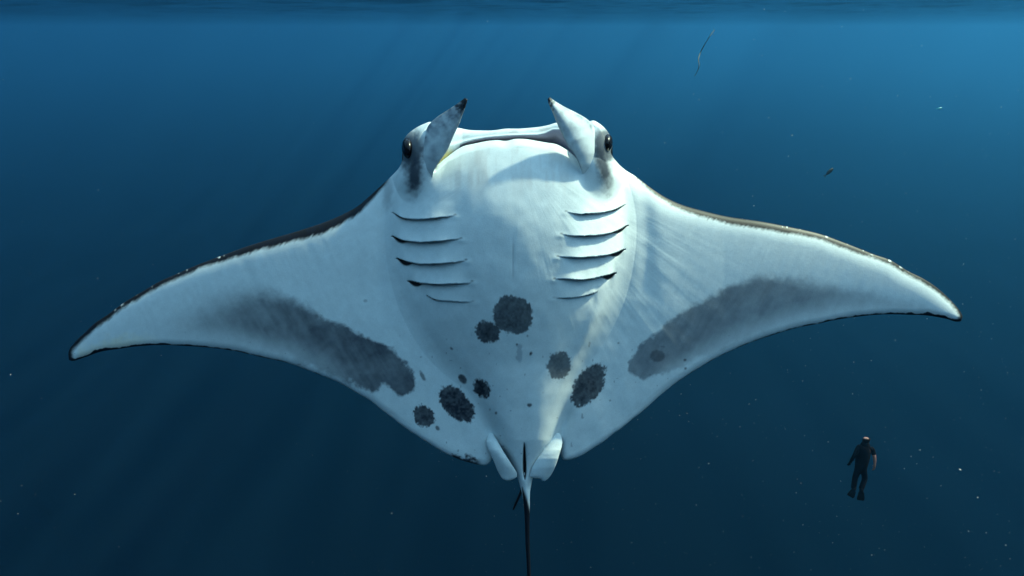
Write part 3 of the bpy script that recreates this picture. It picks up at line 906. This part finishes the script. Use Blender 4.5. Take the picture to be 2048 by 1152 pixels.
V, Fc, p, th = tube([(1048, 925, -4), (1050, 955, 2), (1052.5, 985, 5), (1054, 1020, 4), (1055, 1080, 2), (1058, 1152, -2), (1059, 1230, -8), (1058, 1330, -16)],
                    [14, 10, 6.5, 5, 4.3, 4.0, 3.7, 3.4, 3.0, 2.5, 1.6, .8], 240, 16)
yy = np.repeat(p[:, 1][:, None], 16, 1)
sidex = np.cos(th)[None, :] + 0 * yy
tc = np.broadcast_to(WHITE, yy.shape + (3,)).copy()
tc = mixc(tc, DARK * .4, sstep(-12, 12, yy - (992 + 26 * np.clip(-sidex, -1, 1) * np.sign(np.dot(np.cross((place(1050, 1000, 0, 3.) - place(1050, 960, 0, 3.)), R3[:, 2]), R3[:, 0]) * -1))))  # dark tail; sunlight painted in as white running further down the right side
mesh_object("tail", V, Fc, MAT_SKIN, manta, tc.reshape(-1, 3), MANTA_O)
V, Fc, p, th = tube([(1045, 975, -9), (1038, 993, -10), (1032, 1006, -11), (1026.5, 1019, -12)], [3.0, 2.6, 2.6, 2.4, 1.6], 40, 10)
mesh_object("tail_spine", V, Fc, MAT_SKIN, manta, np.broadcast_to(DARK * .4, (len(V), 3)), MANTA_O)

# ------------------------------------------------------------------ the swimmer far behind
DPX = D_DIVER / F_PX
DIV_O = place(1724, 925, 0, D_DIVER)
diver = thing("person", "swimmer in black wetsuit and long fins, upright in open water, seen from behind", "person", Vector(DIV_O))


def dj(px, py, m=0.0):
    """joint seen at that spot, m metres nearer the lens"""
    return place(px, py, m / DPX, D_DIVER) - DIV_O


def skin_mesh(name, joints, edges, radii, mat, parent, root=0, levels=2):
    me = bpy.data.meshes.new(name + "_cage")
    me.from_pydata([tuple(j) for j in joints], edges, [])
    ob = bpy.data.objects.new(name + "_cage", me)
    scene.collection.objects.link(ob)
    md = ob.modifiers.new("skin", 'SKIN'); md.use_smooth_shade = True
    sd = ob.modifiers.new("sub", 'SUBSURF'); sd.levels = levels; sd.render_levels = levels
    for i, r in enumerate(radii):
        rr = r if isinstance(r, tuple) else (r, r)
        me.skin_vertices[0].data[i].radius = rr
        me.skin_vertices[0].data[i].use_root = (i == root)
    dg = bpy.context.evaluated_depsgraph_get()
    m2 = bpy.data.meshes.new_from_object(ob.evaluated_get(dg))
    m2.name = name
    m2.materials.clear(); m2.materials.append(mat)
    m2.polygons.foreach_set("use_smooth", np.ones(len(m2.polygons), bool))
    bpy.data.objects.remove(ob); bpy.data.meshes.remove(me)
    o = bpy.data.objects.new(name, m2)
    scene.collection.objects.link(o)
    o.parent = parent
    return o


MAT_FLESH = plain_material("bare_skin", (0.50, 0.22, 0.15), rough=.5, spec=.3, noise=.1)
MAT_SUIT = plain_material("wetsuit_neoprene", (0.005, 0.005, 0.006), rough=.85, spec=.08, noise=.3)
MAT_FIN = plain_material("fin_rubber", (0.005, 0.006, 0.007), rough=.7, spec=.1, noise=.2)
MAT_HAIR = plain_material("dark_hair", (0.012, 0.010, 0.009), rough=.7, spec=.2, noise=.4, nscale=120)

PEL = dj(1721, 938); WAI = dj(1724, 922); CHE = dj(1727, 904); NEC = dj(1731, 889, .02); HB = dj(1732, 882, .02); HT = dj(1733, 873.5, .01)
LSH = dj(1716, 896); LEL = dj(1709, 911, .06); LWR = dj(1702, 922, -.02); LHA = dj(1700, 925.5, -.05)
RSH = dj(1745, 897); REL = dj(1749, 914, .07); RWR = dj(1750, 929, .02); RHA = dj(1748.5, 935, -.02)
LHI = dj(1715.5, 941); LKN = dj(1710, 956, -.04); LAN = dj(1710, 973, .03); LFO = dj(1706, 980, .03)
RHI = dj(1727, 941); RKN = dj(1730, 957, -.05); RAN = dj(1723, 974, .03); RFO = dj(1721.5, 981, .03)
J = [PEL, WAI, CHE, NEC, HB, HT, LSH, LEL, LWR, LHA, RSH, REL, RWR, RHA, LHI, LKN, LAN, LFO, RHI, RKN, RAN, RFO]
E = [(0, 1), (1, 2), (2, 3), (3, 4), (4, 5), (2, 6), (6, 7), (7, 8), (8, 9), (2, 10), (10, 11), (11, 12), (12, 13), (0, 14), (14, 15), (15, 16), (16, 17), (0, 18), (18, 19), (19, 20), (20, 21)]
for q_, r_ in ((15, 16), (19, 20)):
    J[r_] = J[q_] + (J[r_] - J[q_]) * .60
    J[r_ + 1] = J[q_] + (J[r_] - J[q_]) * 1.15
RAD = [(.15, .11), (.15, .11), (.19, .125), .052, (.072, .082), (.082, .095), .072, .047, .033, (.040, .02), .072, .050, .036, (.042, .022), .095, .055, .026, (.024, .022), .095, .055, .026, (.024, .022)]
# fingers, each a short bent chain rooted in the palm
for wr, ha, sgn in ((8, 9, -1), (12, 13, 1)):
    d = J[ha] - J[wr]; d = d / np.linalg.norm(d)
    sx = np.array(R3[:, 0]) * sgn
    fwd = -np.array(R3[:, 2])
    for q, (off, ln) in enumerate(((-.028, .075), (-.010, .085), (.010, .080), (.027, .062))):
        a = J[ha] + d * .03 + sx * off
        b = a + d * ln * .6 + fwd * .006
        c = b + d * ln * .35 + fwd * .025
        k = len(J)
        J += [a, b, c]; E += [(ha, k), (k, k + 1), (k + 1, k + 2)]; RAD += [.011, .010, .008]
    a = J[wr] + d * .035 - sx * .035 + fwd * .01
    b = a + d * .035 - sx * .015 + fwd * .015
    k = len(J)
    J += [a, b]; E += [(wr, k), (k, k + 1)]; RAD += [.013, .010]
# ears and nose belong to the same surface
k = len(J)
J += [HB + (HT - HB) * .35 + np.array(R3[:, 0]) * .088, HB + (HT - HB) * .35 - np.array(R3[:, 0]) * .088, HB + (HT - HB) * .3 - np.array(R3[:, 2]) * .105]
E += [(4, k), (4, k + 1), (4, k + 2)]; RAD += [.016, .016, .016]
skin_mesh("body", J, E, RAD, MAT_FLESH, diver)
SJ = [PEL, WAI, CHE, HB, LSH, LEL, LWR + (LWR - LEL) * .12, RSH, REL + (RSH - REL) * .12, LHI, LKN, LAN + (LFO - LAN) * .9, RHI, RKN, RAN + (RFO - RAN) * .9]
SE = [(0, 1), (1, 2), (2, 3), (2, 4), (4, 5), (5, 6), (2, 7), (7, 8), (0, 9), (9, 10), (10, 11), (0, 12), (12, 13), (13, 14)]
SR = [(.175, .13), (.172, .13), (.212, .145), .088, .086, .062, .048, .088, .066, .110, .085, .080, .110, .085, .080]
skin_mesh("wetsuit", SJ, SE, SR, MAT_SUIT, diver)
# dark glove on the other hand
gl = [8, 9] + list(range(22, 22 + 14))
GJ = [J[i] for i in gl]
gi = {v: k for k, v in enumerate(gl)}
GE = [(gi[a], gi[b]) for a, b in E if a in gi and b in gi]
GR = [((r if isinstance(r, tuple) else (r, r))[0] + .008, (r if isinstance(r, tuple) else (r, r))[1] + .008) for r in (RAD[i] for i in gl)]
GJ[0] = J[8] + (J[7] - J[8]) * .45
GR[0] = (.048, .046)
skin_mesh("glove", GJ, GE, GR, MAT_SUIT, diver)
# hair round a bald crown
hr = HB + (HT - HB) * .30
hv, hf = [], []
ud = (HT - HB) / np.linalg.norm(HT - HB)
rx_, bz_ = np.array(R3[:, 0]), np.array(R3[:, 2])
nu, nv = 28, 8
for a in range(nu):
    for b in range(nv):
        th = math.pi * (-.08 + 1.16 * a / (nu - 1))
        ph = math.pi * (.44 + .44 * b / (nv - 1))
        rr = .112 + .004 * math.sin(a * 2.3 + b)
        hv.append(hr + ud * .02 + rx_ * rr * .95 * math.cos(th) * math.sin(ph) + bz_ * rr * 1.05 * math.sin(th) * math.sin(ph) + ud * rr * 1.15 * math.cos(ph))
ho = mesh_object("hair", np.array(hv), grid_faces(nu, nv), MAT_HAIR, diver)
so = ho.modifiers.new("solid", 'SOLIDIFY'); so.thickness = .012; so.offset = -1
# fins: foot pocket flaring into a long blade with raised side rails
for an, fo, tip, wid in ((LAN, LFO, dj(1699.5, 993, .05), .105), (RAN, RFO, dj(1720, 1000, .03), .105)):
    ax_ = tip - an
    ln = np.linalg.norm(ax_); ax_ = ax_ / ln
    sd_ = np.cross(ax_, bz_); sd_ /= np.linalg.norm(sd_)
    nm = np.cross(sd_, ax_)
    fv = []
    nu, nv = 16, 9
    for s_ in (1, -1):
        for a in range(nu):
            t = a / (nu - 1)
            w = np.interp(t, [0, .1, .3, .45, .8, .95, 1], [.045, .058, .062, .075, wid, wid * .98, wid * .8])
            th_ = np.interp(t, [0, .1, .3, .45, 1], [.04, .055, .05, .014, .006])
            for b in range(nv):
                u = 2 * b / (nv - 1) - 1
                rail = .014 * (abs(u) > .8) * (t > .4)
                arch = math.sqrt(max(0, 1 - u * u)) if t < .4 else 1.0
                fv.append(an + ax_ * ln * t + sd_ * w * u + nm * (s_ * (th_ * arch + rail) + .03 * math.sin(t * 2.4)))
    n0 = nu * nv
    fcs = [grid_faces(nu, nv), grid_faces(nu, nv, n0, flip=True)]
    j = np.arange(nu - 1)
    fcs.append(np.stack([j * nv, n0 + j * nv, n0 + (j + 1) * nv, (j + 1) * nv], -1))
    fcs.append(np.stack([(j + 1) * nv + nv - 1, n0 + (j + 1) * nv + nv - 1, n0 + j * nv + nv - 1, j * nv + nv - 1], -1))
    k = np.arange(nv - 1); q = (nu - 1) * nv + k
    fcs.append(np.stack([q, n0 + q, n0 + q + 1, q + 1], -1))
    mesh_object("swim_fin", np.array(fv), np.vstack(fcs), MAT_FIN, diver)

# ------------------------------------------------------------------ drifting things
MAT_WEED = plain_material("brown_weed", (0.10, 0.11, 0.05), rough=.6, spec=.3, noise=.4)
D_W = 5.0
V, Fc, p, th = tube([(1429, 60, 0), (1420, 72, 6), (1410, 88, 0), (1401, 105, -8), (1397, 118, 0), (1398, 132, 4), (1393, 146, 0), (1389, 152, 0)], [.4, .6, .6, .9, .6, .7, .6, .4], 80, 8, D_W)
wo = place(1400, 110, 0, D_W)
o = mesh_object("seaweed_strand", V, Fc, MAT_WEED, None, None, wo)
o["label"] = "thin curling brown strand of seaweed drifting beneath the surface"
o["category"] = "seaweed"


def fish(px, py, D, length, heading, mat, label):
    """a small slim fish: body with forked tail, dorsal fin"""
    c0 = place(px, py, 0, D)
    R = np.array(R3[:, 0]); Uv = np.array(R3[:, 1]); B = np.array(R3[:, 2])
    fwd = R * math.cos(heading) + Uv * math.sin(heading)
    upv = -R * math.sin(heading) + Uv * math.cos(heading)
    t = thing("fish", label, "fish", Vector(c0))
    nu, nv = 20, 12
    v = []
    for a in range(nu):
        s = a / (nu - 1)
        h = length * .16 * math.sin(math.pi * min(s * .93 + .05, 1)) ** .7 * (1 - .35 * s) + .001
        for b in range(nv):
            th = 2 * math.pi * b / nv
            v.append(fwd * length * (.5 - s * .82) + upv * h * math.sin(th) + B * h * .5 * math.cos(th))
    j = np.arange(nu - 1)[:, None]; k = np.arange(nv)[None, :]; k2 = (k + 1) % nv
    Fc = np.stack([j * nv + k, j * nv + k2, (j + 1) * nv + k2, (j + 1) * nv + k], -1).reshape(-1, 4)
    mesh_object("body", np.array(v), Fc, mat, t)
    T = length
    tv = [-.28 * T * fwd, -.52 * T * fwd + .14 * T * upv, -.42 * T * fwd, -.52 * T * fwd - .14 * T * upv]
    tv = [q + s * B * .006 * T for s in (1, -1) for q in tv]
    tf = [(0, 1, 2), (0, 2, 3), (4, 6, 5), (4, 7, 6), (0, 4, 5, 1), (1, 5, 6, 2), (2, 6, 7, 3), (3, 7, 4, 0)]
    mesh_object("tail_fin", np.array(tv), tf, mat, t, smooth=False)
    return t


MAT_FISH = plain_material("teal_fish", (0.05, 0.45, 0.50), rough=.35, spec=.5, noise=.3)
MAT_FISH2 = plain_material("dusky_fish", (0.03, 0.05, 0.05), rough=.5, spec=.3, noise=.3)
fish(1878, 217, 8.0, 0.075, .15, MAT_FISH, "tiny bright teal fish in the brighter water, upper right")
fish(1657, 345, 16.0, 0.30, .75, MAT_FISH2, "small dusky fish in open water above the right wing")


def build_snow():
    """drifting plankton: small uneven flecks through the water"""
    N = 9500
    base = np.array([(1, 0, 0), (-1, 0, 0), (0, 1, 0), (0, -1, 0), (0, 0, 1), (0, 0, -1)], float)
    fc = np.array([(0, 2, 4), (2, 1, 4), (1, 3, 4), (3, 0, 4), (2, 0, 5), (1, 2, 5), (3, 1, 5), (0, 3, 5)])
    d = 1.3 + 11 * rng.random(N) ** 0.8
    px = rng.uniform(-900, 2950, N); py = rng.uniform(-500, 1650, N)
    P = np.stack([(px - 1024) / F_PX * d, -(py - 576) / F_PX * d, -d], -1) @ R3.T + C3
    ok = P[:, 2] < -1.6
    P, d = P[ok], d[ok]
    # keep clear of the ray's own body
    loc = (P - C3) @ R3
    keep = ~((np.abs(-loc[:, 2] - D_MANTA) < .55) & (np.abs(loc[:, 0]) < 2.4) & (loc[:, 1] < 1.1) & (loc[:, 1] > -1.4))
    den = fbm(px[ok] * .0016, py[ok] * .0016 + d * .1, 101, 3) + .5 + .25 * np.clip((px[ok] - 1000) / 1000, -1, 1)
    keep &= rng.random(len(P)) < np.clip((den - .32) * 2.2, .05, 1)
    keep &= ~((np.abs(px[ok] - 1724) < 42) & (np.abs(py[ok] - 932) < 80))      # no fleck before the swimmer
    keep &= ~((-loc[:, 2] < D_MANTA) & (rng.random(len(P)) < .75))
    P = P[keep]
    n = len(P)
    r = (0.0008 + 0.0021 * rng.random(n) ** 4) * np.clip(d[keep] / 4, .6, 1.6)
    st = 1 + 2.2 * (rng.random(n) < .25) * rng.random(n)
    sh = base[None] * r[:, None, None] * (0.7 + 0.6 * rng.random((n, 6, 1)))
    ax = rng.normal(size=(n, 3)); ax /= np.linalg.norm(ax, axis=1)[:, None]
    sh = sh + ax[:, None, :] * (np.einsum('nij,nj->ni', sh, ax) * (st[:, None] - 1))[..., None]
    V = (P[:, None, :] + sh).reshape(-1, 3)
    Fc = (fc[None] + (np.arange(n) * 6)[:, None, None]).reshape(-1, 3)
    m = plain_material("plankton", (0.75, 0.78, 0.75), rough=.6, spec=.3, noise=.1)
    o = mesh_object("plankton", V, Fc, m)
    o["kind"] = "stuff"


build_snow()
